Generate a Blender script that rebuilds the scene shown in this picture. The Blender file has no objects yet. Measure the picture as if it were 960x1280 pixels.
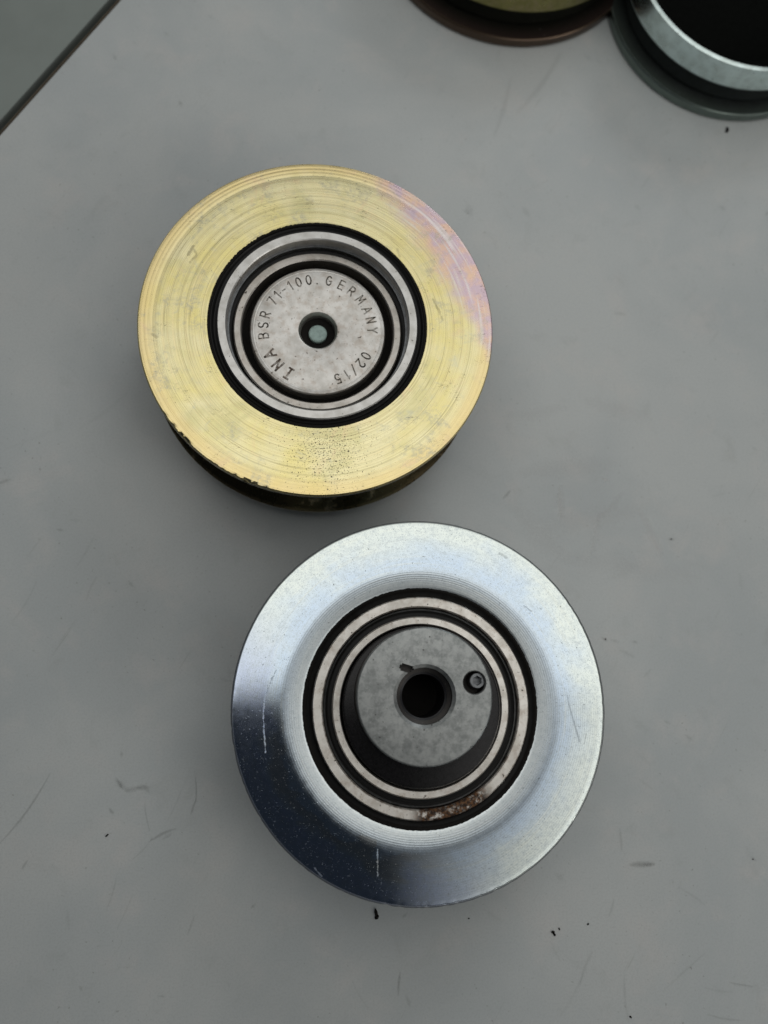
import bpy, bmesh, math, random
from mathutils import Vector, Matrix, noise
random.seed(7)
S = 0.001                                   # everything below is written in millimetres
C = bpy.context.scene.collection
scn = bpy.context.scene

# ------------------------------------------------------------------ camera
H = 201.245                                 # lens height above the table
F = 1070.0                                  # focal length in photo pixels (960 x 1280)
RX = (0.9953690, -0.0190886, -0.0942132)    # rows: world axes seen from the camera
RY = (0.0, 0.9800854, -0.1985763)
RZ = (0.0961275, 0.1976567, 0.9755467)
cam = bpy.data.cameras.new('camera')
cam.sensor_fit = 'VERTICAL'; cam.sensor_height = 7.2; cam.sensor_width = 5.4
cam.lens = 7.2 * F / 1280.0
cam.clip_start = 0.005; cam.clip_end = 20
cam.dof.use_dof = True; cam.dof.focus_distance = 0.181; cam.dof.aperture_fstop = 2.2
camo = bpy.data.objects.new('camera', cam); C.objects.link(camo)
camo.matrix_world = Matrix((RX + (0,), RY + (0,), RZ + (H * S,), (0, 0, 0, 1)))
scn.camera = camo

# ------------------------------------------------------------------ light
w = bpy.data.worlds.new('World'); scn.world = w; w.use_nodes = True
w.node_tree.nodes['Background'].inputs[0].default_value = (0.62, 0.78, 1.0, 1)
w.node_tree.nodes['Background'].inputs[1].default_value = 0.024
def area(name, loc, rot, sx, sy, rad, col):
    l = bpy.data.lights.new(name, 'AREA'); l.shape = 'RECTANGLE'; l.size = sx * S; l.size_y = sy * S
    l.energy = rad * math.pi * sx * S * sy * S; l.color = col
    o = bpy.data.objects.new(name, l); C.objects.link(o); o.location = [c * S for c in loc]; o.rotation_euler = rot
    return o
def softbox(x0, x1, y0, y1, z):                # added unseen lamp overhead, its near left corner faded to shape the dark reflection
    o = area('overhead_softbox', ((x0 + x1) / 2, (y0 + y1) / 2, z), (0, 0, 0), x1 - x0, y1 - y0, 1.0, (1.0, 0.99, 0.955))
    l = o.data; l.use_nodes = True; t = l.node_tree; em = t.nodes['Emission']
    g = t.nodes.new('ShaderNodeNewGeometry')
    def M(op, a, b=None, clamp=False):
        x = t.nodes.new('ShaderNodeMath'); x.operation = op; x.use_clamp = clamp
        for k, val in enumerate((a, b)):
            if val is None: continue
            if isinstance(val, bpy.types.NodeSocket): t.links.new(val, x.inputs[k])
            else: x.inputs[k].default_value = val
        return x.outputs[0]
    def dot(vec):
        x = t.nodes.new('ShaderNodeVectorMath'); x.operation = 'DOT_PRODUCT'
        t.links.new(g.outputs['Position'], x.inputs[0]); x.inputs[1].default_value = vec
        return M('MULTIPLY', x.outputs['Value'], 1000.0)
    X, Y = dot((1, 0, 0)), dot((0, 1, 0))
    top = M('DIVIDE', M('ADD', Y, 11.0), 16.0, True)
    right = M('MULTIPLY', M('DIVIDE', M('SUBTRACT', X, 48.0), 125.0, True), 0.90)
    both = M('SUBTRACT', 1.0, M('MULTIPLY', M('SUBTRACT', 1.0, top), M('SUBTRACT', 1.0, right)))
    far = M('SUBTRACT', 1.0, M('MULTIPLY', M('MAXIMUM', M('SUBTRACT', Y, 100.0), 0.0), 0.0018))
    t.links.new(M('MULTIPLY', both, far), em.inputs['Strength'])
    l.energy *= 1.10
softbox(-175, 262, -190, 372, 300)
def window_or_fill(loc, sx, sy, rad, col):
    d = Vector((25, 40, 0)) - Vector(loc)
    area('window_or_fill', loc, d.to_track_quat('-Z', 'Y').to_euler(), sx, sy, rad, col)
window_or_fill((470, 980, 600), 460, 340, 4.2, (0.94, 0.975, 1.0))
window_or_fill((860, -420, 560), 460, 340, 3.3, (1.0, 0.98, 0.94))  # this and the next two: unseen fill lamps, added to even the light
window_or_fill((380, -900, 640), 380, 300, 2.3, (1.0, 0.98, 0.93))
window_or_fill((-640, 900, 600), 420, 340, 1.8, (0.99, 1.0, 0.98))
scn.view_settings.view_transform = 'Standard'; scn.view_settings.look = 'None'
scn.view_settings.exposure = 0.0; scn.view_settings.gamma = 1.0
scn.cycles.max_bounces = 8; scn.cycles.use_denoising = True
scn.cycles.sample_clamp_indirect = 4.0

# ------------------------------------------------------------------ helpers
def p2w(px, py, z=0.0):                      # a point of the photo, on the plane z (mm)
    d = ((px - 480) / F, (640 - py) / F, -1.0)
    v = [sum(r[i] * d[i] for i in range(3)) for r in (RX, RY, RZ)]
    t = (z - H) / v[2]
    return Vector((v[0] * t, v[1] * t, z))
def prop(o, **k):
    for a, b in k.items(): o[a] = b
    return o
def empty(name, loc, label, cat, group=None):
    o = bpy.data.objects.new(name, None); C.objects.link(o)
    o.location = [c * S for c in loc]; o.empty_display_size = 0.01
    o['label'] = label; o['category'] = cat
    if group: o['group'] = group
    return o
def link(name, bm, mat, parent=None, loc=(0, 0, 0), sharp=0.45):
    me = bpy.data.meshes.new(name)
    bmesh.ops.recalc_face_normals(bm, faces=bm.faces)
    bm.to_mesh(me); bm.free()
    me.transform(Matrix.Scale(S, 4))
    me.materials.append(mat)
    for p in me.polygons: p.use_smooth = True
    me.set_sharp_from_angle(angle=sharp)
    o = bpy.data.objects.new(name, me); C.objects.link(o)
    o.location = [c * S for c in loc]
    if parent: o.parent = parent
    return o
def lathe(profile, n=256, closed=True, warp=None):
    """revolve (r, z) pairs; warp(r, z, angle, i) may move a vertex"""
    bm = bmesh.new(); rings = []
    for i, (r, z) in enumerate(profile):
        ring = []
        for k in range(n):
            a = 2 * math.pi * k / n
            rr, zz = warp(r, z, a, i) if warp else (r, z)
            ring.append(bm.verts.new((rr * math.cos(a), rr * math.sin(a), zz)))
        rings.append(ring)
    m = len(rings)
    for i in range(m if closed else m - 1):
        a, b = rings[i], rings[(i + 1) % m]
        for k in range(n):
            bm.faces.new((a[k], a[(k + 1) % n], b[(k + 1) % n], b[k]))
    return bm
def disc(profile, n=192, warp=None):
    """solid of revolution, its first and last rings capped"""
    bm = lathe(profile, n, False, warp); bm.verts.ensure_lookup_table()
    bm.faces.new([bm.verts[k] for k in range(n)][::-1])
    m = len(profile)
    bm.faces.new([bm.verts[(m - 1) * n + k] for k in range(n)])
    return bm
def box(bm, c, s, rz=0.0):
    M = Matrix.Translation(c) @ Matrix.Rotation(rz, 4, 'Z') @ Matrix.Diagonal((*s, 1))
    bmesh.ops.create_cube(bm, size=1, matrix=M)

# ------------------------------------------------------------------ materials
class N:
    """small wrapper for building node trees"""
    def __init__(s, name):
        s.m = bpy.data.materials.new(name); s.m.use_nodes = True
        s.t = s.m.node_tree; s.b = s.t.nodes['Principled BSDF']
    def n(s, typ, **k):
        x = s.t.nodes.new(typ)
        for a, b in k.items(): setattr(x, a, b)
        return x
    def put(s, sock, v):
        if v is None: return
        if isinstance(v, bpy.types.NodeSocket): s.t.links.new(v, sock)
        else: sock.default_value = v
    def math(s, op, a, b=None, c=None, clamp=False):
        x = s.n('ShaderNodeMath', operation=op, use_clamp=clamp)
        s.put(x.inputs[0], a); s.put(x.inputs[1], b); s.put(x.inputs[2], c)
        return x.outputs[0]
    def vmath(s, op, a, b=None, sc=None):
        x = s.n('ShaderNodeVectorMath', operation=op)
        s.put(x.inputs[0], a); s.put(x.inputs[1], b)
        if sc is not None: s.put(x.inputs['Scale'], sc)
        return x
    def obj(s):
        x = s.n('ShaderNodeTexCoord').outputs['Object']
        return s.vmath('SCALE', x, sc=1000.0).outputs[0]            # millimetres
    def noise(s, vec, scale, detail=3, rough=0.55, dist=0.0):
        x = s.n('ShaderNodeTexNoise'); s.put(x.inputs['Vector'], vec)
        x.inputs['Scale'].default_value = scale; x.inputs['Detail'].default_value = detail
        x.inputs['Roughness'].default_value = rough; x.inputs['Distortion'].default_value = dist
        return x.outputs['Fac']
    def step(s, v, lo, hi, a=0.0, b=1.0):
        x = s.n('ShaderNodeMapRange', interpolation_type='SMOOTHSTEP')
        s.put(x.inputs[0], v); s.put(x.inputs[1], lo); s.put(x.inputs[2], hi); s.put(x.inputs[3], a); s.put(x.inputs[4], b)
        return x.outputs[0]
    def mix(s, f, a, b):
        x = s.n('ShaderNodeMix', data_type='RGBA')
        s.put(x.inputs[0], f)
        s.put(x.inputs[6], (*a, 1) if isinstance(a, tuple) and len(a) == 3 else a)
        s.put(x.inputs[7], (*b, 1) if isinstance(b, tuple) and len(b) == 3 else b)
        return x.outputs[2]
    def polar(s, p):
        sx = s.n('ShaderNodeSeparateXYZ'); s.put(sx.inputs[0], p)
        r = s.math('SQRT', s.math('ADD', s.math('MULTIPLY', sx.outputs[0], sx.outputs[0]), s.math('MULTIPLY', sx.outputs[1], sx.outputs[1])))
        a = s.math('ARCTAN2', sx.outputs[1], sx.outputs[0])
        return r, a, sx
    def ringvec(s, r, a, ka, kr=1.0):
        """coordinates stretched along the circumference: streaks of turning"""
        x = s.n('ShaderNodeCombineXYZ')
        s.put(x.inputs[0], s.math('MULTIPLY', s.math('COSINE', a), ka)); s.put(x.inputs[1], s.math('MULTIPLY', s.math('SINE', a), ka))
        s.put(x.inputs[2], s.math('MULTIPLY', r, kr))
        return x.outputs[0]
    def seg(s, p, a, b, wid, noisev=None):
        """soft mark along the segment a-b"""
        ba = b - a; pa = s.vmath('SUBTRACT', p, tuple(a)).outputs[0]
        d = s.vmath('DOT_PRODUCT', pa, tuple(ba)).outputs['Value']
        h = s.math('DIVIDE', d, max(ba.dot(ba), 1e-6), clamp=True)
        q = s.vmath('SCALE', tuple(ba), sc=h).outputs[0]
        dist = s.vmath('LENGTH', s.vmath('SUBTRACT', pa, q).outputs[0]).outputs['Value']
        if noisev is not None: dist = s.math('ADD', dist, noisev)
        return s.step(dist, wid * 0.35, wid, 1.0, 0.0)
    def bump(s, h, strength, dist=0.05, chain=None):
        x = s.n('ShaderNodeBump'); s.put(x.inputs['Height'], h)
        x.inputs['Strength'].default_value = strength; x.inputs['Distance'].default_value = dist * S
        if chain is not None: s.put(x.inputs['Normal'], chain)
        return x.outputs[0]
    def out(s, col=None, rough=None, metal=None, normal=None, aniso=None, spec=None):
        s.put(s.b.inputs['Base Color'], (*col, 1) if isinstance(col, tuple) and len(col) == 3 else col)
        s.put(s.b.inputs['Roughness'], rough); s.put(s.b.inputs['Metallic'], metal); s.put(s.b.inputs['Normal'], normal)
        if spec is not None: s.b.inputs['Specular IOR Level'].default_value = spec
        if aniso:
            s.b.inputs['Anisotropic'].default_value = aniso
            t = s.n('ShaderNodeTangent', direction_type='RADIAL', axis='Z'); s.put(s.b.inputs['Tangent'], t.outputs[0])
        return s.m

GC = (2.65, 80.1)                              # centres of the two pulleys on the table
BC = (25.1, -4.2)

def mat_gold():
    m = N('yellow_passivated_zinc'); p = m.obj(); r, a, sx = m.polar(p)
    streak = m.noise(m.ringvec(r, a, 1.5, 3.0), 1.0, 4, 0.6)
    cloud = m.noise(p, 0.16, 4, 0.6); cl2 = m.noise(p, 0.42, 3, 0.6, 0.6)
    fine = m.noise(m.ringvec(r, a, 7, 9.0), 1.0, 2, 0.7)
    big = m.noise(p, 0.045, 3, 0.55, 0.3)
    col = m.mix(m.step(cloud, 0.35, 0.68), (0.815, 0.715, 0.30), (0.82, 0.745, 0.41))
    col = m.mix(m.math('MULTIPLY', m.step(big, 0.40, 0.62), 0.75), col, (0.86, 0.80, 0.51))
    col = m.mix(m.math('MULTIPLY', m.step(m.noise(p, 0.075, 3, 0.6, 0.5), 0.52, 0.68), 0.7), col, (0.64, 0.60, 0.30))
    col = m.mix(m.math('MULTIPLY', m.step(streak, 0.45, 0.7), 0.5), col, (0.84, 0.70, 0.38))
    col = m.mix(m.math('MULTIPLY', m.step(fine, 0.50, 0.72), 0.38), col, (0.55, 0.49, 0.25))
    turn = m.noise(m.ringvec(r, a, 0.35, 3.4), 1.0, 2, 0.6)
    col = m.mix(m.math('MULTIPLY', m.step(turn, 0.54, 0.64), 0.5), col, (0.50, 0.44, 0.23))
    line = m.step(m.math('ABSOLUTE', m.math('SUBTRACT', m.noise(m.ringvec(r, a, 0.25, 1.6), 1.0, 1, 0.5), 0.5)), 0.0, 0.02, 1.0, 0.0)
    col = m.mix(m.math('MULTIPLY', line, 0.5), col, (0.30, 0.25, 0.12))
    col = m.mix(m.math('MULTIPLY', m.step(cl2, 0.58, 0.78), 0.45), col, (0.60, 0.60, 0.46))
    col = m.mix(m.math('MULTIPLY', m.step(r, 35.5, 38.5), 0.6), col, (0.85, 0.66, 0.31))
    # violet flash of the passivation, upper right
    A = p2w(497, 246, 20) - Vector((*GC[:2], 20)); B = p2w(600, 401, 20) - Vector((*GC[:2], 20))
    nrm = Vector((-(B - A).y, (B - A).x, 0)).normalized()
    if nrm.dot(Vector((1, 1, 0))) < 0: nrm = -nrm
    dl = m.math('SUBTRACT', m.vmath('DOT_PRODUCT', p, tuple(nrm)).outputs['Value'], nrm.dot(A))
    dl = m.math('ADD', dl, m.math('MULTIPLY', m.math('SUBTRACT', m.noise(p, 0.22, 3, 0.55), 0.5), 6.5))
    vm = m.step(dl, -4.6, 1.0)
    viol = m.mix(m.step(m.noise(p, 0.28, 3, 0.6), 0.38, 0.62), (0.76, 0.52, 0.44), (0.60, 0.46, 0.57))
    viol = m.mix(m.step(m.noise(m.ringvec(r, a, 2.2, 1.3), 1.0, 2), 0.5, 0.7), viol, (0.72, 0.66, 0.70))
    top = m.step(sx.outputs[2], 19.0, 19.6)
    vm = m.math('MULTIPLY', vm, top)
    col = m.mix(m.math('MULTIPLY', vm, 0.88), col, viol)
    belt = m.step(sx.outputs[2], 19.1, 19.6, 0.93, 0.0)             # flank painted dark for its dark reflection; groove also black with belt dust
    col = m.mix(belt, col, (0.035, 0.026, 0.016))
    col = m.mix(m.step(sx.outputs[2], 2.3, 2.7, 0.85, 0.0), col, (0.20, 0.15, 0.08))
    # dirt: pepper specks, thicker near the bottom of the face, smears
    spk = m.noise(p, 2.2, 1, 0.5); spk2 = m.noise(p, 3.6, 1, 0.5)
    bl = m.vmath('LENGTH', m.vmath('SUBTRACT', p, tuple(p2w(410, 560, 20) - Vector((*GC[:2], 0)))).outputs[0]).outputs['Value']
    dens = m.math('MULTIPLY', m.step(m.math('ADD', bl, m.math('MULTIPLY', m.noise(p, 0.25, 3), 8.0)), 4.0, 24.0, 1.0, 0.0), 0.125)
    d1 = m.step(m.math('ADD', spk, dens), 0.765, 0.80)
    d2 = m.step(m.math('ADD', spk2, m.math('MULTIPLY', dens, 1.2)), 0.755, 0.80)
    dirt = m.math('MAXIMUM', m.math('MULTIPLY', d1, 0.9), m.math('MULTIPLY', d2, 0.6))
    scr = m.noise(m.vmath('MULTIPLY', m.vmath('ADD', p, (3, 9, 0)).outputs[0], (0.35, 1.4, 1)).outputs[0], 0.9, 2, 0.5, 1.6)
    smear = m.math('MULTIPLY', m.step(m.math('ABSOLUTE', m.math('SUBTRACT', scr, 0.5)), 0.0, 0.012, 1.0, 0.0), m.step(m.noise(p, 0.22, 2), 0.58, 0.68))
    dirt = m.math('MAXIMUM', dirt, m.math('MULTIPLY', smear, 0.6))
    col = m.mix(dirt, col, (0.07, 0.05, 0.03))
    gz = Vector((*GC[:2], 0)); wob = m.math('MULTIPLY', m.math('SUBTRACT', m.noise(p, 0.9, 4, 0.7), 0.47), 1.6)
    for (x0, y0, x1, y1, wd, st) in ((236, 318, 241, 309, .5, .6), (241, 309, 246, 319, .45, .5), (246, 319, 238, 327, .5, .5), (541, 374, 549, 388, .4, .6), (549, 388, 553, 400, .35, .5),
                                     (384, 254, 390, 252, .5, .45), (497, 311, 499, 320, .5, .4), (205, 540, 216, 536, .5, .35),
                                     (190, 418, 196, 421, .5, .4), (214, 540, 218, 541, .4, .4), (428, 330, 430, 331, .3, 0)):
        dirt = m.math('MAXIMUM', dirt, m.math('MULTIPLY', m.seg(p, p2w(x0, y0, 20) - gz, p2w(x1, y1, 20) - gz, wd, wob), st * 0.5))
    film = m.math('MULTIPLY', m.step(m.noise(p, 0.13, 5, 0.68, 0.4), 0.53, 0.66), m.step(m.noise(p, 0.9, 4, 0.7), 0.38, 0.62))
    col = m.mix(m.math('MULTIPLY', film, m.math('MULTIPLY', top, 0.62)), col, (0.45, 0.44, 0.34))
    warm = m.step(m.noise(p, 0.10, 4, 0.65, 0.8), 0.55, 0.72)
    col = m.mix(m.math('MULTIPLY', warm, 0.6), col, (0.80, 0.60, 0.37))
    col = m.mix(dirt, col, (0.07, 0.05, 0.03))
    rough = m.math('ADD', m.math('MULTIPLY', cl2, 0.16), m.math('MULTIPLY', dirt, 0.3)); rough = m.math('ADD', rough, 0.20)
    b1 = m.bump(m.noise(m.ringvec(r, a, 0.6, 4.2), 1.0, 3, 0.7), 0.65, 0.035)
    b2 = m.bump(m.noise(p, 3.2, 3, 0.6), 0.12, 0.02, b1)
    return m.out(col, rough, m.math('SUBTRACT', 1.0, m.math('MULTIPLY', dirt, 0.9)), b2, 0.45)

def mat_blue():
    m = N('blue_passivated_zinc'); p = m.obj(); r, a, sx = m.polar(p)
    cloud = m.noise(p, 0.11, 3, 0.55, 0.4); streak = m.noise(m.ringvec(r, a, 1.1, 1.1), 1.0, 4, 0.6)
    rw = m.math('ADD', r, m.math('MULTIPLY', m.math('SUBTRACT', cloud, 0.5), 15.0))
    col = m.mix(m.step(rw, 28.5, 38.0), (0.56, 0.67, 0.80), (0.74, 0.80, 0.76))
    col = m.mix(m.math('MULTIPLY', m.step(streak, 0.5, 0.72), 0.45), col, (0.76, 0.785, 0.70))
    edge = m.step(r, 38.35, 38.6)  # dark reflection of the rim's rounded edge, painted in near-black
    col = m.mix(m.step(m.math('ADD', r, m.math('MULTIPLY', m.math('SUBTRACT', streak, 0.5), 5.0)), 25.0, 30.0, 0.7, 0.0), col, (0.64, 0.655, 0.61))
    navy = m.math('MULTIPLY', m.step(m.vmath('DOT_PRODUCT', p, (-0.75, -0.66, 0)).outputs['Value'], 6.0, 26.0), m.step(rw, 30.5, 34.0))  # navy and brown (brn) tint of the dark reflection, painted into the colour
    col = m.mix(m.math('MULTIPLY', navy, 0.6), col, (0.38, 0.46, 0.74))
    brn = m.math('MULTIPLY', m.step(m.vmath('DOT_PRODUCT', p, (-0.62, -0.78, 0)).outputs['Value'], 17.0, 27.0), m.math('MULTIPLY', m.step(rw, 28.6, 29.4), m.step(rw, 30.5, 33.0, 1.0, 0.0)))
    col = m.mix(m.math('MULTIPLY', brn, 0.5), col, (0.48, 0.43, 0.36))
    col = m.mix(m.math('MULTIPLY', m.step(m.noise(p, 0.9, 5, 0.75), 0.44, 0.66), 0.42), col, (0.47, 0.53, 0.56))
    col = m.mix(m.math('MULTIPLY', m.step(m.noise(m.ringvec(r, a, 1.2, 5.0), 1.0, 2, 0.7), 0.5, 0.7), 0.30), col, (0.46, 0.51, 0.53))
    col = m.mix(m.math('MULTIPLY', m.step(m.noise(p, 3.2, 3, 0.65), 0.50, 0.66), 0.50), col, (0.40, 0.45, 0.48))
    fine = m.noise(p, 4.6, 2, 0.55); pep = m.noise(p, 2.1, 3, 0.6)
    dirt = m.math('MAXIMUM', m.math('MULTIPLY', m.step(fine, 0.66, 0.74), 0.5), m.math('MULTIPLY', m.step(pep, 0.665, 0.71), 0.8))
    bc = Vector((*BC, 22)); wob = m.math('MULTIPLY', m.math('SUBTRACT', m.noise(p, 1.1, 4, 0.7), 0.45), 0.5)
    # long scratches read off the face
    for (x0, y0, x1, y1, wd, s) in ((711, 880, 724, 926, 0.26, 0.40), (709, 869, 711, 880, 0.22, 0.3), (733, 917, 730, 930, 0.25, 0.25),
                                    (352, 960, 352, 961, .3, 0), (625, 692, 633, 697, 0.45, .30), (655, 757, 664, 764, .22, .4)):
        dirt = m.math('MAXIMUM', dirt, m.math('MULTIPLY', m.seg(p, p2w(x0, y0, 22) - bc + Vector((0, 0, 22)), p2w(x1, y1, 22) - bc + Vector((0, 0, 22)), wd, wob), s))
    col = m.mix(m.math('MULTIPLY', dirt, 0.85), col, (0.10, 0.11, 0.12))
    col = m.mix(m.math('MULTIPLY', edge, 0.85), col, (0.06, 0.065, 0.07))
    # bright dings: tiny rough spots that catch the light
    ding = m.math('MULTIPLY', m.step(m.noise(p, 4.2, 2, 0.5), 0.68, 0.76), 0.5)
    pts = [(345, 838), (337, 855), (331, 872), (329, 893), (330, 912), (332, 941)]
    lin = None
    jit = m.math('MULTIPLY', m.math('SUBTRACT', m.noise(p, 2.2, 3), 0.46), 0.75)
    for (q0, q1) in zip(pts, pts[1:]):
        sg = m.seg(p, p2w(*q0, 22) - bc + Vector((0, 0, 22)), p2w(*q1, 22) - bc + Vector((0, 0, 22)), 0.17, jit)
        lin = sg if lin is None else m.math('MAXIMUM', lin, sg)
    for (x0, y0, x1, y1) in ((472, 1062, 472, 1095), (360, 868, 366, 885), (393, 1085, 402, 1095)):
        lin = m.math('MAXIMUM', lin, m.math('MULTIPLY', m.seg(p, p2w(x0, y0, 22) - bc + Vector((0, 0, 22)), p2w(x1, y1, 22) - bc + Vector((0, 0, 22)), 0.2, jit), 0.5))
    ding = m.math('MAXIMUM', ding, lin)
    rough = m.math('ADD', m.math('MULTIPLY', m.noise(p, 0.6, 3), 0.06), 0.055)
    rc_ = m.math('ADD', r, m.math('MULTIPLY', m.math('SUBTRACT', m.noise(p, 0.5, 4, 0.6), 0.5), 1.6))
    rough = m.math('ADD', rough, m.step(rc_, 25.8, 29.6, 0.20, 0.0))
    rough = m.math('ADD', m.math('ADD', rough, m.math('MULTIPLY', ding, 0.55)), m.math('MULTIPLY', edge, 0.45))
    b1 = m.bump(m.noise(m.ringvec(r, a, 0.25, 2.7), 1.0, 2, 0.7), 0.22, 0.010)
    b2 = m.bump(m.math('MULTIPLY', m.math('SINE', m.math('MULTIPLY', r, 14.0)), m.step(r, 27.0, 30.0, 1.7, 0.9)), 0.10, 0.010, b1)
    b3 = m.bump(m.math('ADD', m.noise(p, 1.3, 4, 0.7), m.math('MULTIPLY', ding, 1.5)), 0.10, 0.012, b2)
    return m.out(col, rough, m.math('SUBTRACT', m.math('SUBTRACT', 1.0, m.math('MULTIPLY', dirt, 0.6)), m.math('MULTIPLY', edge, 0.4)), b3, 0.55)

def mat_steel(name, base=(0.60, 0.592, 0.572), rough0=0.30, rust=None, brown=0.0, belt=None, copper=None):
    m = N(name); p = m.obj(); r, a, sx = m.polar(p)
    cl = m.noise(p, 0.35, 4, 0.6); pit = m.noise(p, 2.4, 2, 0.55); pit2 = m.noise(p, 1.1, 2, 0.5)
    col = m.mix(m.step(cl, 0.35, 0.7), base, tuple(b * f for b, f in zip(base, (0.80, 0.79, 0.77))))
    d = m.math('MAXIMUM', m.math('MULTIPLY', m.step(pit, 0.69, 0.74), 0.8), m.math('MULTIPLY', m.step(pit2, 0.72, 0.745), 0.9))
    if brown: col = m.mix(m.math('MULTIPLY', m.step(m.noise(p, 0.55, 4, 0.65), 0.46, 0.68), brown), col, (0.36, 0.27, 0.20))
    if rust:                                           # rust bloom on one arc of the ring
        a0, a1 = rust
        arc = m.math('MULTIPLY', m.step(a, a0 - 0.10, a0 + 0.06), m.step(a, a1 - 0.06, a1 + 0.10, 1.0, 0.0))
        seam = m.step(m.math('ABSOLUTE', m.math('SUBTRACT', r, 21.43)), 0.55, 1.05)
        seam = m.math('MULTIPLY', seam, m.step(m.noise(p, 0.5, 4, 0.7), 0.47, 0.62))
        col = m.mix(m.math('MULTIPLY', seam, 0.65), col, (0.16, 0.10, 0.06))
        rz = m.math('MULTIPLY', arc, m.step(m.noise(p, 0.85, 4, 0.7), 0.30, 0.50))
        rc = m.mix(m.step(m.noise(p, 1.6, 3, 0.65), 0.4, 0.62), (0.025, 0.013, 0.008), (0.15, 0.072, 0.03))
        col = m.mix(rz, col, rc); d = m.math('MAXIMUM', d, m.math('MULTIPLY', rz, 0.9))
        dd = m.math('SUBTRACT', d, rz, clamp=True)
        col = m.mix(dd, col, (0.05, 0.04, 0.03))
    else: col = m.mix(d, col, (0.06, 0.045, 0.035))
    if belt:                                           # the groove's dark reflection, painted into its colour
        bz = m.math('MULTIPLY', m.step(sx.outputs[2], 3.14, 3.2), m.step(sx.outputs[2], 10.0, 10.8, 1.0, 0.0))
        col = m.mix(m.math('MULTIPLY', bz, belt), col, (0.02, 0.022, 0.022))
        rough0 = m.math('ADD', rough0, m.math('ADD', m.step(sx.outputs[2], 3.1, 3.4, 0.08, 0.0), bz))
        if copper: col = m.mix(m.step(sx.outputs[2], 3.1, 3.4, 0.9, 0.0), col, copper)
    rough = m.math('ADD', m.math('ADD', m.math('MULTIPLY', cl, 0.18), rough0), m.math('MULTIPLY', d, 0.3))
    b = m.bump(m.noise(m.ringvec(r, a, 0.3, 5.0), 1.0, 2, 0.6), 0.15, 0.02)
    b = m.bump(m.noise(p, 2.0, 4, 0.7), 0.12, 0.04, b)
    return m.out(col, rough, m.math('SUBTRACT', 1.0, m.math('MULTIPLY', d, 0.9)), b, 0.3)

def mat_hub():
    m = N('dark_phosphated_steel'); p = m.obj(); r, a, sx = m.polar(p)
    cl = m.noise(p, 0.6, 5, 0.68); g = m.noise(p, 2.2, 3, 0.6); pit = m.noise(p, 1.5, 3, 0.5)
    col = m.mix(m.step(cl, 0.35, 0.68), (0.36, 0.372, 0.365), (0.225, 0.237, 0.233))
    col = m.mix(m.math('MULTIPLY', m.step(g, 0.52, 0.72), 0.35), col, (0.48, 0.50, 0.485))
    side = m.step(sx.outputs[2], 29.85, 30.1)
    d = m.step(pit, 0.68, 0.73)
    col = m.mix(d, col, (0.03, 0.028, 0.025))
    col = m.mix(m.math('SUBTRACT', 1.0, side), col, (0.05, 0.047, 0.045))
    b = m.bump(m.noise(p, 2.4, 4, 0.7), 0.2, 0.05)
    return m.out(col, m.math('ADD', 0.42, m.math('MULTIPLY', g, 0.15)), m.math('SUBTRACT', 0.92, m.math('MULTIPLY', d, 0.8)), b)

def mat_plain(name, col, rough, metal=0.0, var=0.35, scale=0.8, spec=0.4):
    m = N(name); p = m.obj()
    c = m.mix(m.step(m.noise(p, scale, 4, 0.65), 0.35, 0.7), col, tuple(x * (1 - var) for x in col))
    b = m.bump(m.noise(p, 2.2, 3, 0.6), 0.2, 0.05)
    return m.out(c, m.math('ADD', rough - 0.05, m.math('MULTIPLY', m.noise(p, 1.3, 2), 0.1)), metal, b, None, spec)

def mat_table():
    m = N('grey_laminate'); p = m.obj()
    sm = m.noise(p, 0.016, 4, 0.6, 0.5); sm2 = m.noise(p, 0.07, 4, 0.65, 0.3); gr = m.noise(p, 2.3, 3, 0.7)
    col = m.mix(m.step(sm, 0.36, 0.64), (0.482, 0.503, 0.495), (0.424, 0.452, 0.453))
    col = m.mix(m.math('MULTIPLY', m.step(sm2, 0.48, 0.75), 0.5), col, (0.535, 0.525, 0.505))
    col = m.mix(m.math('MULTIPLY', m.step(m.noise(p, 0.11, 5, 0.7, 0.6), 0.54, 0.78), 0.30), col, (0.33, 0.34, 0.33))
    col = m.mix(m.math('MULTIPLY', m.step(gr, 0.42, 0.66), 0.22), col, (0.30, 0.31, 0.31))
    R_ = Matrix.Rotation(math.radians(-58), 3, 'Z')
    ux = m.vmath('DOT_PRODUCT', p, tuple(R_[0])).outputs['Value']; uy = m.vmath('DOT_PRODUCT', p, tuple(R_[1])).outputs['Value']
    cv = m.n('ShaderNodeCombineXYZ'); m.put(cv.inputs[0], m.math('MULTIPLY', ux, 0.055)); m.put(cv.inputs[1], m.math('MULTIPLY', uy, 1.0))
    hair = m.step(m.noise(cv.outputs[0], 0.62, 3, 0.6, 0.25), 0.66, 0.74)
    hair = m.math('MULTIPLY', hair, m.step(m.noise(p, 0.035, 3), 0.42, 0.62))
    col = m.mix(m.math('MULTIPLY', hair, 0.24), col, (0.17, 0.165, 0.15))
    # grime left by other parts: fine pepper
    pep = m.step(m.noise(p, 1.1, 2, 0.5), 0.69, 0.74); pep = m.math('MULTIPLY', pep, m.step(m.noise(p, 0.03, 2), 0.4, 0.6))
    col = m.mix(m.math('MULTIPLY', pep, 0.45), col, (0.13, 0.12, 0.10))
    b = m.bump(m.noise(p, 1.2, 4, 0.7), 0.12, 0.05)
    rough = m.math('ADD', 0.38, m.math('MULTIPLY', sm2, 0.2))
    return m.out(col, rough, 0.0, b, None, 0.35)

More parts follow.
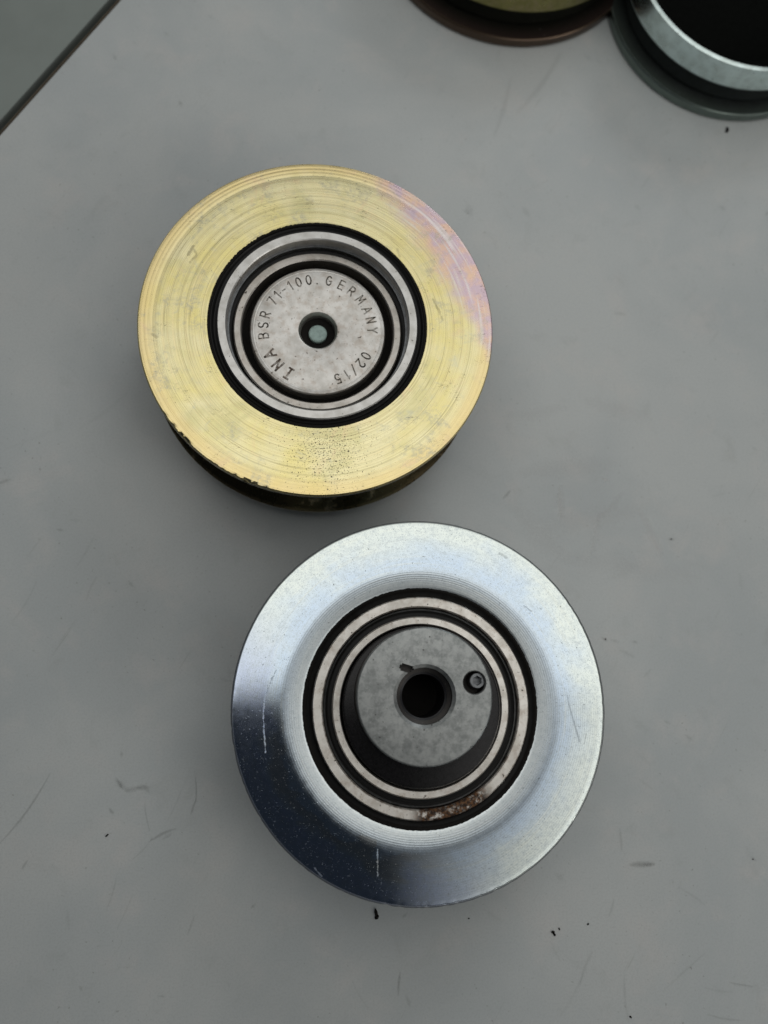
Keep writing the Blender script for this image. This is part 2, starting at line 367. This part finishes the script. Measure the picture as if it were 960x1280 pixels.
def mat_mark(name, col):
    m = N(name); p = m.obj()
    at = m.n('ShaderNodeAttribute', attribute_name='mark'); sp = m.n('ShaderNodeSeparateXYZ'); m.put(sp.inputs[0], at.outputs['Vector'])
    d = m.math('SQRT', m.math('ADD', m.math('POWER', m.math('ABSOLUTE', sp.outputs[0]), 2.0), m.math('POWER', m.math('ABSOLUTE', sp.outputs[1]), 2.0)))
    d = m.math('ADD', d, m.math('MULTIPLY', m.math('SUBTRACT', m.noise(p, 1.5, 4, 0.7), 0.5), 1.3))
    al = m.math('MULTIPLY', m.math('MULTIPLY', m.step(d, 0.0, 1.1, 1.0, 0.0), sp.outputs[2]), m.step(m.noise(p, 3.0, 3, 0.6), 0.3, 0.6, 0.45, 1.0))
    m.put(m.b.inputs['Alpha'], al)
    return m.out(col, 0.6, 0.0, None, None, 0.2)
MARKS = [  # x0 y0 x1 y1 (photo pixels), half width mm, strength
    (0, 1054, 62, 968, .35, .45), (28, 1085, 34, 1076, .4, .5), (148, 977, 152, 984, .7, .5), (152, 942, 152, 943, .7, .55),
    (146, 975, 160, 988, .9, .30), (160, 988, 172, 985, .9, .32), (172, 985, 182, 984, 1.0, .42), (182, 984, 186, 990, .6, .3),
    (138, 1012, 141, 1016, .65, .5), (244, 972, 245, 1000, .28, .55), (245, 1000, 239, 1017, .32, .55), (181, 1005, 187, 1038, .28, .4),
    (190, 1050, 219, 1036, .45, .5), (205, 1048, 214, 1042, .5, .35), (166, 1074, 190, 1048, .28, .28), (210, 1025, 228, 985, .3, .2),
    (134, 1135, 145, 1098, .28, .3), (147, 1160, 165, 1120, .28, .2), (235, 1167, 243, 1145, .35, .35), (315, 1134, 318, 1131, .5, .55),
    (100, 1234, 102, 1237, .5, .45), (199, 1245, 206, 1245, .4, .4), (84, 1140, 86, 1160, .6, .18),
    (790, 1081, 815, 1080, 1.0, .62), (815, 1080, 806, 1082, .6, .4), (775, 1038, 777, 1062, .55, .3), (761, 1145, 767, 1124, .4, .3),
    (725, 1230, 740, 1190, .5, .22), (700, 1270, 728, 1220, .5, .15), (830, 1238, 880, 1192, .4, .2), (785, 1275, 780, 1220, .4, .25),
    (912, 1228, 940, 1233, .35, .4), (885, 1268, 925, 1275, .35, .35), (697, 1094, 702, 1098, 1.1, .22), (832, 902, 836, 904, .6, .35),
    (858, 920, 864, 924, .6, .35), (500, 1216, 498, 1242, .45, .55), (508, 1246, 512, 1256, .7, .3), (504, 1146, 508, 1142, .5, .4),
    (440, 1226, 462, 1262, .3, .18), (630, 622, 637, 614, .6, .5), (838, 674, 840, 674, .9, .4), (754, 798, 757, 800, .7, .55),
    (765, 800, 772, 802, .6, .3), (775, 813, 792, 821, .6, .25), (806, 845, 812, 838, .6, .25), (792, 802, 795, 803, .5, .4),
    (942, 560, 945, 562, .6, .3), (925, 720, 927, 735, .9, .15), (0, 604, 11, 600, .7, .5), (143, 71, 144, 73, .9, .45), (225, 128, 226, 131, .9, .5),
    (207, 42, 209, 43, .8, .3), (168, 53, 169, 54, .7, .25), (262, 20, 264, 22, .7, .3), (655, 262, 660, 268, 1.3, .25), (796, 259, 797, 260, 1.2, .28),
    (902, 260, 904, 261, 1.0, .4), (770, 392, 780, 393, .8, .32), (655, 240, 680, 228, .6, .12), (585, 258, 588, 266, 1.8, .18), (582, 264, 584, 265, 1.2, .2),
    (958, 268, 960, 266, .9, .4), (618, 170, 638, 100, .9, .18), (648, 140, 700, 68, 1.2, .2), (732, 70, 738, 74, 1.0, .25),
    (73, 662, 78, 663, .5, .45), (88, 650, 100, 650, .5, .2), (95, 710, 118, 670, .4, .18), (15, 778, 45, 728, .4, .2), (108, 750, 120, 722, .5, .22),
    (162, 728, 165, 732, .6, .4), (10, 560, 60, 540, .7, .08), (100, 535, 160, 490, .7, .10), (285, 830, 288, 850, .5, .12), (278, 849, 283, 851, .8, .25),
    (850, 1110, 880, 1130, .5, .2), (940, 1072, 944, 1075, .5, .4), (640, 905, 645, 907, .6, 0.0), (795, 940, 812, 955, .6, .12), (800, 975, 815, 985, .5, .14),
    (610, 1140, 625, 1150, .9, .15), (690, 1180, 700, 1200, .5, .15), (890, 620, 905, 617, .5, .15), (882, 1235, 915, 1240, .4, .18)]
PALE = [(700, 612, 702, 645, 1.3, .25), (756, 599, 758, 600, 1.1, .4), (740, 690, 748, 650, 1.4, .12), (748, 650, 775, 620, 1.4, .12), (800, 640, 825, 690, 1.6, .14),
        (660, 590, 760, 580, 3.5, .10), (690, 660, 790, 640, 4.0, .10), (650, 640, 700, 690, 4.0, .10), (720, 700, 860, 720, 4.0, .08), (740, 505, 800, 520, 3.0, .10), (640, 520, 700, 510, 2.5, .08)]

M_gold = mat_gold(); M_blue = mat_blue()
M_steel = mat_steel('bright_bearing_steel')
M_rust = mat_steel('bearing_steel_with_rust', (0.80, 0.77, 0.72), 0.44, rust=(-1.62, -0.93), brown=0.3)
M_face = mat_steel('plain_bearing_steel', (0.80, 0.77, 0.72), 0.44, brown=0.3)
M_inner = mat_steel('worn_bearing_steel', (0.54, 0.515, 0.48), 0.34, brown=0.2)
M_cap = mat_steel('stained_cap_steel', (0.66, 0.645, 0.615), 0.38, brown=0.34)
M_hub = mat_hub()
M_zinc = mat_steel('dull_green_zinc', (0.68, 0.80, 0.79), 0.16, belt=0.93, copper=(0.13, 0.16, 0.14))
M_olive = mat_steel('dull_olive_zinc', (0.27, 0.25, 0.10), 0.20, belt=0.95, brown=0.3, copper=(0.095, 0.062, 0.055))
M_black = mat_plain('matt_black_cap', (0.004, 0.0045, 0.004), 0.9, 0.0, 0.3, 0.8, 0.03)
M_rubber = mat_plain('black_rubber', (0.0055, 0.0055, 0.0055), 0.38, 0.0, 0.35, 0.8, 0.2)
M_soot = mat_plain('oily_grime', (0.006, 0.005, 0.004), 0.7, 0.0, 0.35, 0.8, 0.15)
M_void = mat_plain('dark_oily_steel', (0.012, 0.012, 0.014), 0.4, 0.3)
M_collar = mat_plain('black_glossy_steel', (0.016, 0.015, 0.016), 0.27, 0.25, 0.4, 1.0, 0.35)
M_teal = mat_plain('pale_green_plug', (0.30, 0.40, 0.37), 0.45, 0.0, 0.25, 1.2)
M_screw = mat_plain('black_oxide_steel', (0.20, 0.21, 0.22), 0.34, 0.9)
M_ink = mat_plain('stamped_letter_grime', (0.205, 0.18, 0.145), 0.55, 0.5, 0.5, 0.9)
M_inkd = mat_plain('stamped_letter_rust', (0.135, 0.09, 0.06), 0.6, 0.3, 0.5, 1.0)
def wear(mat):                                     # letters half worn away
    t = mat.node_tree; b = t.nodes['Principled BSDF']
    tc = t.nodes.new('ShaderNodeTexCoord'); nz = t.nodes.new('ShaderNodeTexNoise'); mr = t.nodes.new('ShaderNodeMapRange')
    nz.inputs['Scale'].default_value = 900; nz.inputs['Detail'].default_value = 3
    t.links.new(tc.outputs['Object'], nz.inputs['Vector']); t.links.new(nz.outputs['Fac'], mr.inputs[0])
    for k, v in ((1, 0.36), (2, 0.62), (3, 0.95), (4, 0.22)): mr.inputs[k].default_value = v
    t.links.new(mr.outputs[0], b.inputs['Alpha'])
wear(M_ink); wear(M_inkd)
M_table = mat_table(); M_mark = mat_mark('dark_scuff_grime', (0.10, 0.095, 0.078)); M_pale = mat_mark('pale_wipe_residue', (0.66, 0.66, 0.65))
M_band = mat_plain('brown_edge_banding', (0.075, 0.058, 0.036), 0.5)
M_ledge = mat_plain('grey_green_paint', (0.235, 0.262, 0.245), 0.6, 0.0, 0.08, 0.05, 0.15)

# ------------------------------------------------------------------ table and what lies beyond its edge
E0, E1 = p2w(145, 0), p2w(0, 162)
ed = (E0 - E1).normalized(); en = Vector((ed.y, -ed.x, 0))      # en points into the table
tab = empty('work_table', (0, 0, 0), 'grey laminate table top with scratches under the four pulleys', 'table')
def slab(off0, off1, z0, z1, half=700, name='tabletop', mat=None, parent=None, bev=0.0, seg=3):
    bm = bmesh.new(); mid = (E0 + E1) / 2
    v = [mid + ed * s * half + en * o for s, o in ((-1, off0), (1, off0), (1, off1), (-1, off1))]
    lo = [bm.verts.new((q.x, q.y, z0)) for q in v]; hi = [bm.verts.new((q.x, q.y, z1)) for q in v]
    bm.faces.new(lo[::-1]); bm.faces.new(hi)
    for k in range(4): bm.faces.new((lo[k], lo[(k + 1) % 4], hi[(k + 1) % 4], hi[k]))
    if bev: bmesh.ops.bevel(bm, geom=[e for e in bm.edges if all(abs(q.co.z - z1) < 1e-4 for q in e.verts)], offset=bev, segments=seg, affect='EDGES')
    return link(name, bm, mat, parent)
slab(0.9, 900, -22, 0.0, name='tabletop', mat=M_table, parent=tab, bev=0.25)
slab(0.0, 0.9, -22, -0.12, name='edge_banding', mat=M_band, parent=tab, bev=0.3)
prop(slab(-500, -2.3, -60, -1.0, name='ledge', mat=M_ledge), kind='structure')

def marks(name, rows, mat, z, gain, label):
    bm = bmesh.new(); lay = bm.verts.layers.float_vector.new('mark')
    for (x0, y0, x1, y1, wd, s) in rows:
        a, b = p2w(x0, y0), p2w(x1, y1); d = b - a; L = d.length
        d = d.normalized() if L > 1e-4 else Vector((1, 0, 0)); n = Vector((-d.y, d.x, 0)); W = wd * 1.5; prev = None; z += 0.0004
        bend = random.uniform(-.05, .05) * L
        st = [(-W, -1.3, .5)] + [(L * k / 6, 0, 0.45 + 0.55 * math.sin(math.pi * (k + .4) / 7) ** .8 * random.uniform(.7, 1.15)) for k in range(7)] + [(L + W, 1.3, .5)]
        for (t, u, f) in st:
            row = []; off = bend * math.sin(math.pi * min(max(t / L, 0), 1)) if L > 1e-4 else 0
            for q in (-1.3, 0, 1.3):
                c = a + d * t + n * (q * wd * f + off)
                v = bm.verts.new((c.x, c.y, z)); v[lay] = (u, q, s * gain * (0.35 + 0.65 * f)); row.append(v)
            if prev and (t - pt) > 1e-4:
                for k in (0, 1): bm.faces.new((prev[k], row[k], row[k + 1], prev[k + 1]))
            prev, pt = row, t
    return prop(link(name, bm, mat), kind='stuff', label=label, category='scuff marks')
marks('pale_wipe_marks', PALE, M_pale, 0.010, 1.7, 'pale wiped streaks on the bare table right of the pulleys')
marks('scuff_marks', MARKS, M_mark, 0.045, 0.42, 'dark scratches and scuffs on the grey table top')

# ------------------------------------------------------------------ letters: strokes on a 1 x 1.5 cell
def arc(cx, cy, rx, ry, a0, a1, n=8):
    return [(cx + rx * math.cos(math.radians(a0 + (a1 - a0) * i / n)), cy + ry * math.sin(math.radians(a0 + (a1 - a0) * i / n))) for i in range(n + 1)]
GL = {
    'I': [[(.5, 0), (.5, 1.5)], [(.15, 0), (.85, 0)], [(.15, 1.5), (.85, 1.5)]],
    'N': [[(.1, 0), (.1, 1.5), (.9, 0), (.9, 1.5)]],
    'A': [[(0, 0), (.5, 1.5), (1, 0)], [(.2, .5), (.8, .5)]],
    'B': [[(.1, 0), (.1, 1.5), (.55, 1.5)] + arc(.55, 1.14, .36, .36, 90, -90) + [(.1, .78)], [(.55, .78)] + arc(.55, .39, .4, .39, 90, -90) + [(.1, 0)]],
    'S': [arc(.5, 1.12, .4, .38, 30, 270) + arc(.5, .37, .42, .37, 90, -150)],
    'R': [[(.1, 0), (.1, 1.5), (.55, 1.5)] + arc(.55, 1.12, .36, .38, 90, -90) + [(.1, .74)], [(.5, .74), (.95, 0)]],
    '7': [[(.1, 1.5), (.9, 1.5), (.4, 0)]],
    '1': [[(.2, 1.15), (.55, 1.5), (.55, 0)]],
    '-': [[(.25, .7), (.75, .7)]],
    '0': [arc(.5, .75, .4, .75, 90, 450, 18)],
    '.': [[(.45, 0), (.55, .02)]],
    'G': [arc(.5, .75, .44, .75, 45, 330, 14) + [(.92, .7), (.55, .7)]],
    'E': [[(.9, 0), (.1, 0), (.1, 1.5), (.9, 1.5)], [(.1, .77), (.75, .77)]],
    'M': [[(.02, 0), (.1, 1.5), (.5, .5), (.9, 1.5), (.98, 0)]],
    'Y': [[(.05, 1.5), (.5, .75), (.95, 1.5)], [(.5, .75), (.5, 0)]],
    '2': [arc(.5, 1.08, .4, .42, 160, -30) + [(.1, 0), (.92, 0)]],
    '/': [[(.15, -.1), (.85, 1.6)]],
    '5': [[(.85, 1.5), (.2, 1.5), (.15, .85)] + arc(.48, .48, .42, .48, 120, -150)],
}
CUT = bmesh.new()
def stamp(name, chars, rad, height, stroke, z, mat, parent):
    bm = bmesh.new(); z = z - 0.15
    zc = 0.0
    for ch, deg in chars:
        a = math.radians(90 - deg); k = height / 1.5
        e_r = Vector((math.cos(a), math.sin(a), 0)); e_t = Vector((math.sin(a), -math.cos(a), 0))
        for line in GL[ch]:
            P = [e_r * (rad + (y - .75) * k) + e_t * ((x - .5) * k * 0.92) for x, y in line]
            for q0, q1 in zip(P, P[1:]):
                d = (q1 - q0)
                if d.length < 1e-5: continue
                d.normalize(); s_ = Vector((-d.y, d.x, 0)) * stroke * .5; q0 = q0 - d * stroke * .35; q1 = q1 + d * stroke * .35
                lo = [bm.verts.new((q.x, q.y, z)) for q in (q0 - s_, q1 - s_, q1 + s_, q0 + s_)]
                bm.faces.new(lo)
                e0 = [CUT.verts.new((q.x, q.y, 15.855 - zc)) for q in (q0 - s_, q1 - s_, q1 + s_, q0 + s_)]; e1 = [CUT.verts.new((q.co.x, q.co.y, 16.2)) for q in e0]
                CUT.faces.new(e0[::-1]); CUT.faces.new(e1)
                for f in range(4): CUT.faces.new((e0[f], e0[(f + 1) % 4], e1[(f + 1) % 4], e1[f]))
                zc += 0.0004
            z += 0.0006
    return link(name, bm, mat, parent)

# ------------------------------------------------------------------ gold pulley
def grime_warp(amp, seed, only):
    def f(r, z, a, i):
        if i in only:
            v = noise.noise(Vector((math.cos(a) * 37 + seed, math.sin(a) * 37, 1.3))) + 0.9 * noise.noise(Vector((math.cos(a) * 80 + seed, math.sin(a) * 80, 4.1)))
            r += amp * v
        return r, z
    return f
def gold_rim_warp(r, z, a, i):
    if r > 39.3 and z > 19.0:                      # chipped edge, lower left
        d = math.degrees(a) % 360
        win = math.exp(-((d - 222) / 6) ** 2) + 0.9 * math.exp(-((d - 246) / 10) ** 2)
        v = max(0, noise.noise(Vector((math.cos(a) * 38, math.sin(a) * 38, 2.0))) + 0.2)
        r -= 0.6 * win * v; z -= 0.2 * win * v if z > 19.9 else 0
    return r, z
gold = empty('belt_pulley', (2.55, 77.15, 7.45), 'yellow gold grooved pulley with violet patch and stamped steel centre', 'pulley', 'grooved belt pulleys on the table')
gold.scale = (0.963, 0.963, 0.963)
gp = [(24.35, 0.05), (31, 0.05), (32, 0.5), (39.2, 0.7), (39.8, 1.2), (39.8, 2.0), (39.3, 2.5), (31.5, 8.6), (31.0, 9.5), (31.0, 10.5), (31.5, 11.5),
      (39.3, 17.4), (39.9, 18.0), (40.0, 18.8), (40.0, 19.55), (39.7, 19.92), (39.2, 19.98), (38.75, 19.99), (38.6, 19.96), (38.45, 19.99), (37.9, 20.0), (37.75, 19.97), (37.6, 20.0),
      (37.0, 20.0), (36.8, 19.945), (36.55, 19.99), (34, 20.0), (31.2, 19.99), (30.2, 19.97), (29.9, 19.94), (29.6, 19.97), (29.0, 20.0), (28.7, 19.965), (28.4, 19.99), (26.5, 20.0), (24.75, 19.98), (24.35, 19.7)]
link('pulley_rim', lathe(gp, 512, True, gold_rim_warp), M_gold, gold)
link('dust_seal', lathe([(22.65, 15), (24.33, 15), (24.33, 19.3), (24.3, 19.55), (23.9, 19.5), (23.4, 19.0), (22.65, 18.8)], 256), M_rubber, gold)
link('grime_ring', lathe([(24.1, 19.6), (24.45, 19.6), (24.62, 20.015), (24.2, 20.03), (24.05, 19.9)], 640, True, grime_warp(0.24, 3, (2,))), M_soot, gold)
link('bearing_outer_ring', lathe([(20.5, 13.0), (22.65, 13.0), (22.65, 19.75), (22.4, 20.0), (20.75, 20.0), (20.5, 19.8)], 256), M_steel, gold)
link('bearing_shield', lathe([(18.9, 13.2), (20.48, 13.2), (20.48, 15.2), (19.6, 15.0), (18.9, 14.6)], 192), M_rubber, gold)
link('retaining_ring', lathe([(20.1, 16.6), (20.49, 16.6), (20.49, 17.1), (20.1, 17.1)], 192), M_screw, gold)
link('bearing_inner_ring', lathe([(17.45, 12.0), (19.3, 12.0), (19.3, 15.7), (19.0, 16.0), (17.7, 16.0), (17.45, 15.75)], 256), M_inner, gold)
link('groove_floor', lathe([(15.5, 11), (17.44, 11), (17.44, 12.2), (15.5, 12.2)], 128), M_soot, gold)
cap = link('bearing_cap', lathe([(4.0, 11.0), (15.55, 11.0), (15.55, 15.45), (15.3, 15.82), (14.75, 15.98), (14.55, 15.93), (14.3, 16.0), (4.9, 16.0), (4.5, 15.85), (4.05, 15.0), (4.0, 14.4)], 256), M_cap, gold)
link('plug_socket', lathe([(2.15, 11.0), (3.99, 11.0), (3.99, 13.4), (2.15, 13.2)], 96), M_soot, gold)
link('centre_plug', disc([(2.1, 11), (2.1, 13.9), (1.85, 14.1)], 64), M_teal, gold)
link('hub', disc([(13.6, -7.73), (14.0, -7.3), (14.0, 3.0)], 96), M_void, gold, (1.2, 0.4, 0))
link('hub_flange', lathe([(13.9, 3.0), (24.3, 3.0), (24.3, 11), (13.9, 11)], 96), M_void, gold)
T = 12.55
stamp('stamped_word', [('I', 211), ('N', 225.5), ('A', 239.5)], T + .05, 2.6, .48, 16.012, M_inkd, cap)
stamp('stamped_word', [('B', 261), ('S', 273), ('R', 285)], T, 2.2, .34, 16.012, M_ink, cap)
stamp('stamped_word', [('7', 302), ('1', 311.5), ('-', 320), ('1', 328.5), ('0', 338), ('0', 349), ('.', 358)], T, 2.2, .34, 16.012, M_ink, cap)
stamp('stamped_word', [('G', 11), ('E', 25), ('R', 37.5), ('M', 51), ('A', 64.5), ('N', 76.5), ('Y', 88)], T, 2.2, .34, 16.012, M_ink, cap)
stamp('stamped_date', [('0', 118), ('2', 128), ('/', 138.5), ('1', 147.5), ('5', 158)], T, 2.2, .34, 16.012, M_ink, cap)

def carve(o, cutters):                              # cut the cutters out of an object's mesh and throw them away
    for c in cutters:
        md = o.modifiers.new('cut', 'BOOLEAN'); md.operation = 'DIFFERENCE'; md.object = c; md.solver = 'EXACT'; md.use_self = True
    bpy.context.view_layer.update()
    nm = bpy.data.meshes.new_from_object(o.evaluated_get(bpy.context.evaluated_depsgraph_get()))
    o.modifiers.clear(); nm.name = o.name; o.data = nm
    while len(nm.materials) > 1: nm.materials.pop(index=len(nm.materials) - 1)
    for p_ in nm.polygons: p_.use_smooth = True; p_.material_index = 0
    nm.set_sharp_from_angle(angle=0.45)
    for c in cutters: bpy.data.objects.remove(c)
ct = link('cutter', CUT, M_void, gold); carve(cap, [ct])

# ------------------------------------------------------------------ blue pulley
def blue_warp(r, z, a, i):
    if r > 38.0 and z > 20.5:
        v = noise.noise(Vector((math.cos(a) * 30, math.sin(a) * 30, 7.0)))
        d = math.degrees(a) % 360
        r -= max(0, v) * (0.28 if 180 < d < 330 else 0.1)
    return r, z
blue = empty('belt_pulley', (*BC, 0), 'silvery blue pulley with dark raised hub and set screw', 'pulley', 'grooved belt pulleys on the table')
bp = [(24.2, 0.05), (30, 0.05), (31, 0.6), (36.2, 0.8), (36.8, 1.4), (36.8, 2.2), (36.2, 2.8), (30.0, 9.5), (29.6, 10.5), (30, 11.8), (37.6, 18.6), (38.5, 19.2), (38.9, 19.9),
      (38.9, 21.62), (38.78, 21.85), (38.55, 21.96), (38.3, 22.0), (37.4, 22.0), (34, 22.0), (31, 22.0), (29.3, 22.0), (28.8, 21.99), (28.2, 21.95), (27.4, 21.87), (26.4, 21.745), (25.0, 21.56), (24.55, 21.48), (24.2, 21.3)]
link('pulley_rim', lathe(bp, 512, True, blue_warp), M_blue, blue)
link('dust_seal', lathe([(22.55, 16), (24.18, 16), (24.18, 21.2), (23.7, 21.25), (23.2, 20.9), (22.55, 20.7)], 256), M_rubber, blue)
link('grime_ring', lathe([(23.6, 21.1), (24.35, 21.2), (24.45, 21.5), (24.1, 21.53), (23.7, 21.3)], 640, True, grime_warp(0.11, 9, (2,))), M_soot, blue)
link('bearing_outer_ring', lathe([(20.35, 15), (22.53, 15), (22.53, 21.75), (22.3, 22.0), (20.6, 22.0), (20.35, 21.8)], 256), M_rust, blue)
link('bearing_shield', lathe([(18.3, 15), (20.34, 15), (20.34, 20.4), (19.9, 20.2), (19.3, 19.9), (18.3, 19.9)], 192), M_rubber, blue)
link('retaining_ring', lathe([(19.75, 20.35), (20.15, 20.35), (20.2, 20.75), (20.0, 20.95), (19.8, 20.75)], 192), M_screw, blue)
link('bearing_inner_ring', lathe([(16.75, 15), (18.45, 15), (18.45, 21.3), (18.2, 21.6), (16.95, 21.6), (16.75, 21.4)], 256), M_face, blue)
link('hub_recess', disc([(16.74, 15), (16.74, 18.4)], 128), M_soot, blue)
link('hub_collar', lathe([(8, 18), (16.35, 18), (16.35, 22.6), (16.1, 23.0), (15.7, 23.15), (8, 23.15)], 160), M_collar, blue)
HX, HY = -0.55, 2.15                              # the hub sits off centre on the bearing
hb = disc([(13.5, 15.5), (13.5, 30.35), (13.25, 30.65), (13.0, 30.7)], 192)
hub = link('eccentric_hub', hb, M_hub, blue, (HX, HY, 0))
def cutter(bm):
    o = link('cutter', bm, M_void); return o
cut = []
hz = 30.7
cut.append(cutter(disc([(4.75, 16.5), (4.75, 28.6), (5.55, 29.0), (5.55, 30.2), (6.25, 30.72), (6.25, 31.5)], 96)))
kp = p2w(508.5, 835.5, hz) - Vector((BC[0] + HX, BC[1] + HY, 0))
bmk = bmesh.new(); box(bmk, (kp.x, kp.y, 30.0), (1.5, 3.0, 3.0), math.atan2(kp.y, kp.x) + math.pi / 2 + .7); bmesh.ops.bevel(bmk, geom=bmk.edges[:], offset=.35, segments=2, affect='EDGES'); cut.append(cutter(bmk))
sp = p2w(593.2, 853.2, hz) - Vector((BC[0] + HX, BC[1] + HY, 0))
bms = disc([(2.2, 26), (2.2, 30.35), (2.4, 30.72), (2.4, 31.5)], 64); bmesh.ops.translate(bms, verts=bms.verts, vec=(sp.x, sp.y, 0)); cut.append(cutter(bms))
for c in cut:
    c.location = hub.location + blue.location
carve(hub, cut)
link('hub_bore', lathe([(4.3, 16.6), (4.74, 16.6), (4.74, 28.5), (4.3, 28.3)], 96), M_void, hub)
# set screw: threaded barrel with a hexagon socket
scr = p2w(596.6, 850.8, 29.6) - Vector((BC[0] + HX, BC[1] + HY, 0))
bm = bmesh.new(); n = 48; rings = []
def hexr(a, ap): return ap / math.cos(((a + math.pi / 6) % (math.pi / 3)) - math.pi / 6)
for kind, z in (('o', 27.0), ('o', 29.35), ('m', 29.6), ('h', 29.6), ('h', 27.6)):
    ring = []
    for k in range(n):
        a = 2 * math.pi * k / n
        r = {'o': 1.62, 'm': 1.42}.get(kind) or hexr(a, 0.86)
        ring.append(bm.verts.new((r * math.cos(a), r * math.sin(a), z)))
    rings.append(ring)
for r0, r1 in zip(rings, rings[1:]):
    for k in range(n): bm.faces.new((r0[k], r0[(k + 1) % n], r1[(k + 1) % n], r1[k]))
bm.faces.new(rings[-1]); bm.faces.new(rings[0][::-1])
link('set_screw', bm, M_screw, hub, (scr.x, scr.y, 0), 0.6)

# ------------------------------------------------------------------ the two pulleys cut by the top of the picture
sv = empty('belt_pulley', (116.4, 187.4, 0), 'silver pulley with black face in the upper right corner', 'pulley', 'grooved belt pulleys on the table')
svp = [(20.0, 0.05), (30, 0.05), (33.2, 0.1), (34.0, 0.5), (34.1, 0.9), (34.1, 2.9), (33.9, 3.15), (33.5, 3.2), (29.6, 3.4), (29.0, 4.2), (29.0, 7.2), (29.6, 8.2), (31.6, 9.6), (32.0, 10.2), (32.1, 17.1), (31.95, 17.6), (31.5, 17.85), (31.0, 17.9), (30.6, 17.4), (30.4, 4.5), (20.0, 4.0)]
link('pulley_rim', lathe(svp, 384), M_zinc, sv)
bg = empty('belt_pulley', (54.75, 209.9, 0), 'dark brownish gold pulley cut off by the top edge, middle of the back', 'pulley', 'grooved belt pulleys on the table')
link('pulley_rim', lathe([(r * 38 / 34.1, z) for r, z in svp], 384), M_olive, bg)
link('dust_cap', disc([(22.5, 3.0), (22.5, 6.0), (21.0, 6.3)], 64), M_black, bg)
link('dust_cap', lathe([(20, 4.2), (30.35, 4.7), (30.35, 17.2), (30.1, 17.2), (29.6, 6.5), (20, 6.3)], 128), M_black, sv)
link('dust_cap', disc([(20.1, 1.0), (20.1, 6.0), (19.0, 6.3)], 64), M_black, sv)

# ------------------------------------------------------------------ crumbs of dirt on the table
bm = bmesh.new()
def crumb(px, py, s):
    c = p2w(px, py, 0.0); k = len(bm.verts)
    r = bmesh.ops.create_icosphere(bm, subdivisions=2, radius=s)
    sx = random.uniform(.6, 1.3); an = random.uniform(0, 3.14)
    for v in r['verts']:
        f = 1 + 0.45 * noise.noise(v.co / s * 1.3 + Vector((px, py, 0)))
        q = v.co * f; q = Vector((q.x * sx, q.y / sx, q.z * .6)); q = Matrix.Rotation(an, 3, 'Z') @ q
        v.co = q + Vector((c.x, c.y, s * .35))
for q in ((470, 1141, .85), (471, 1146, .7), (691, 1165, .55), (693, 1168, .45), (699, 1161, .36), (735, 1155, .34), (788, 1271, .4), (134, 1044, .42),
          (909, 162, .8), (908, 165, .6), (941, 1074, .25), (839, 674, .25), (757, 799, .25), (586, 1148, .25)):
    crumb(q[0], q[1], q[2] * 0.66)
prop(link('dirt_crumbs', bm, M_soot), kind='stuff', label='tiny black and brown crumbs of dirt scattered on the grey table', category='dirt')
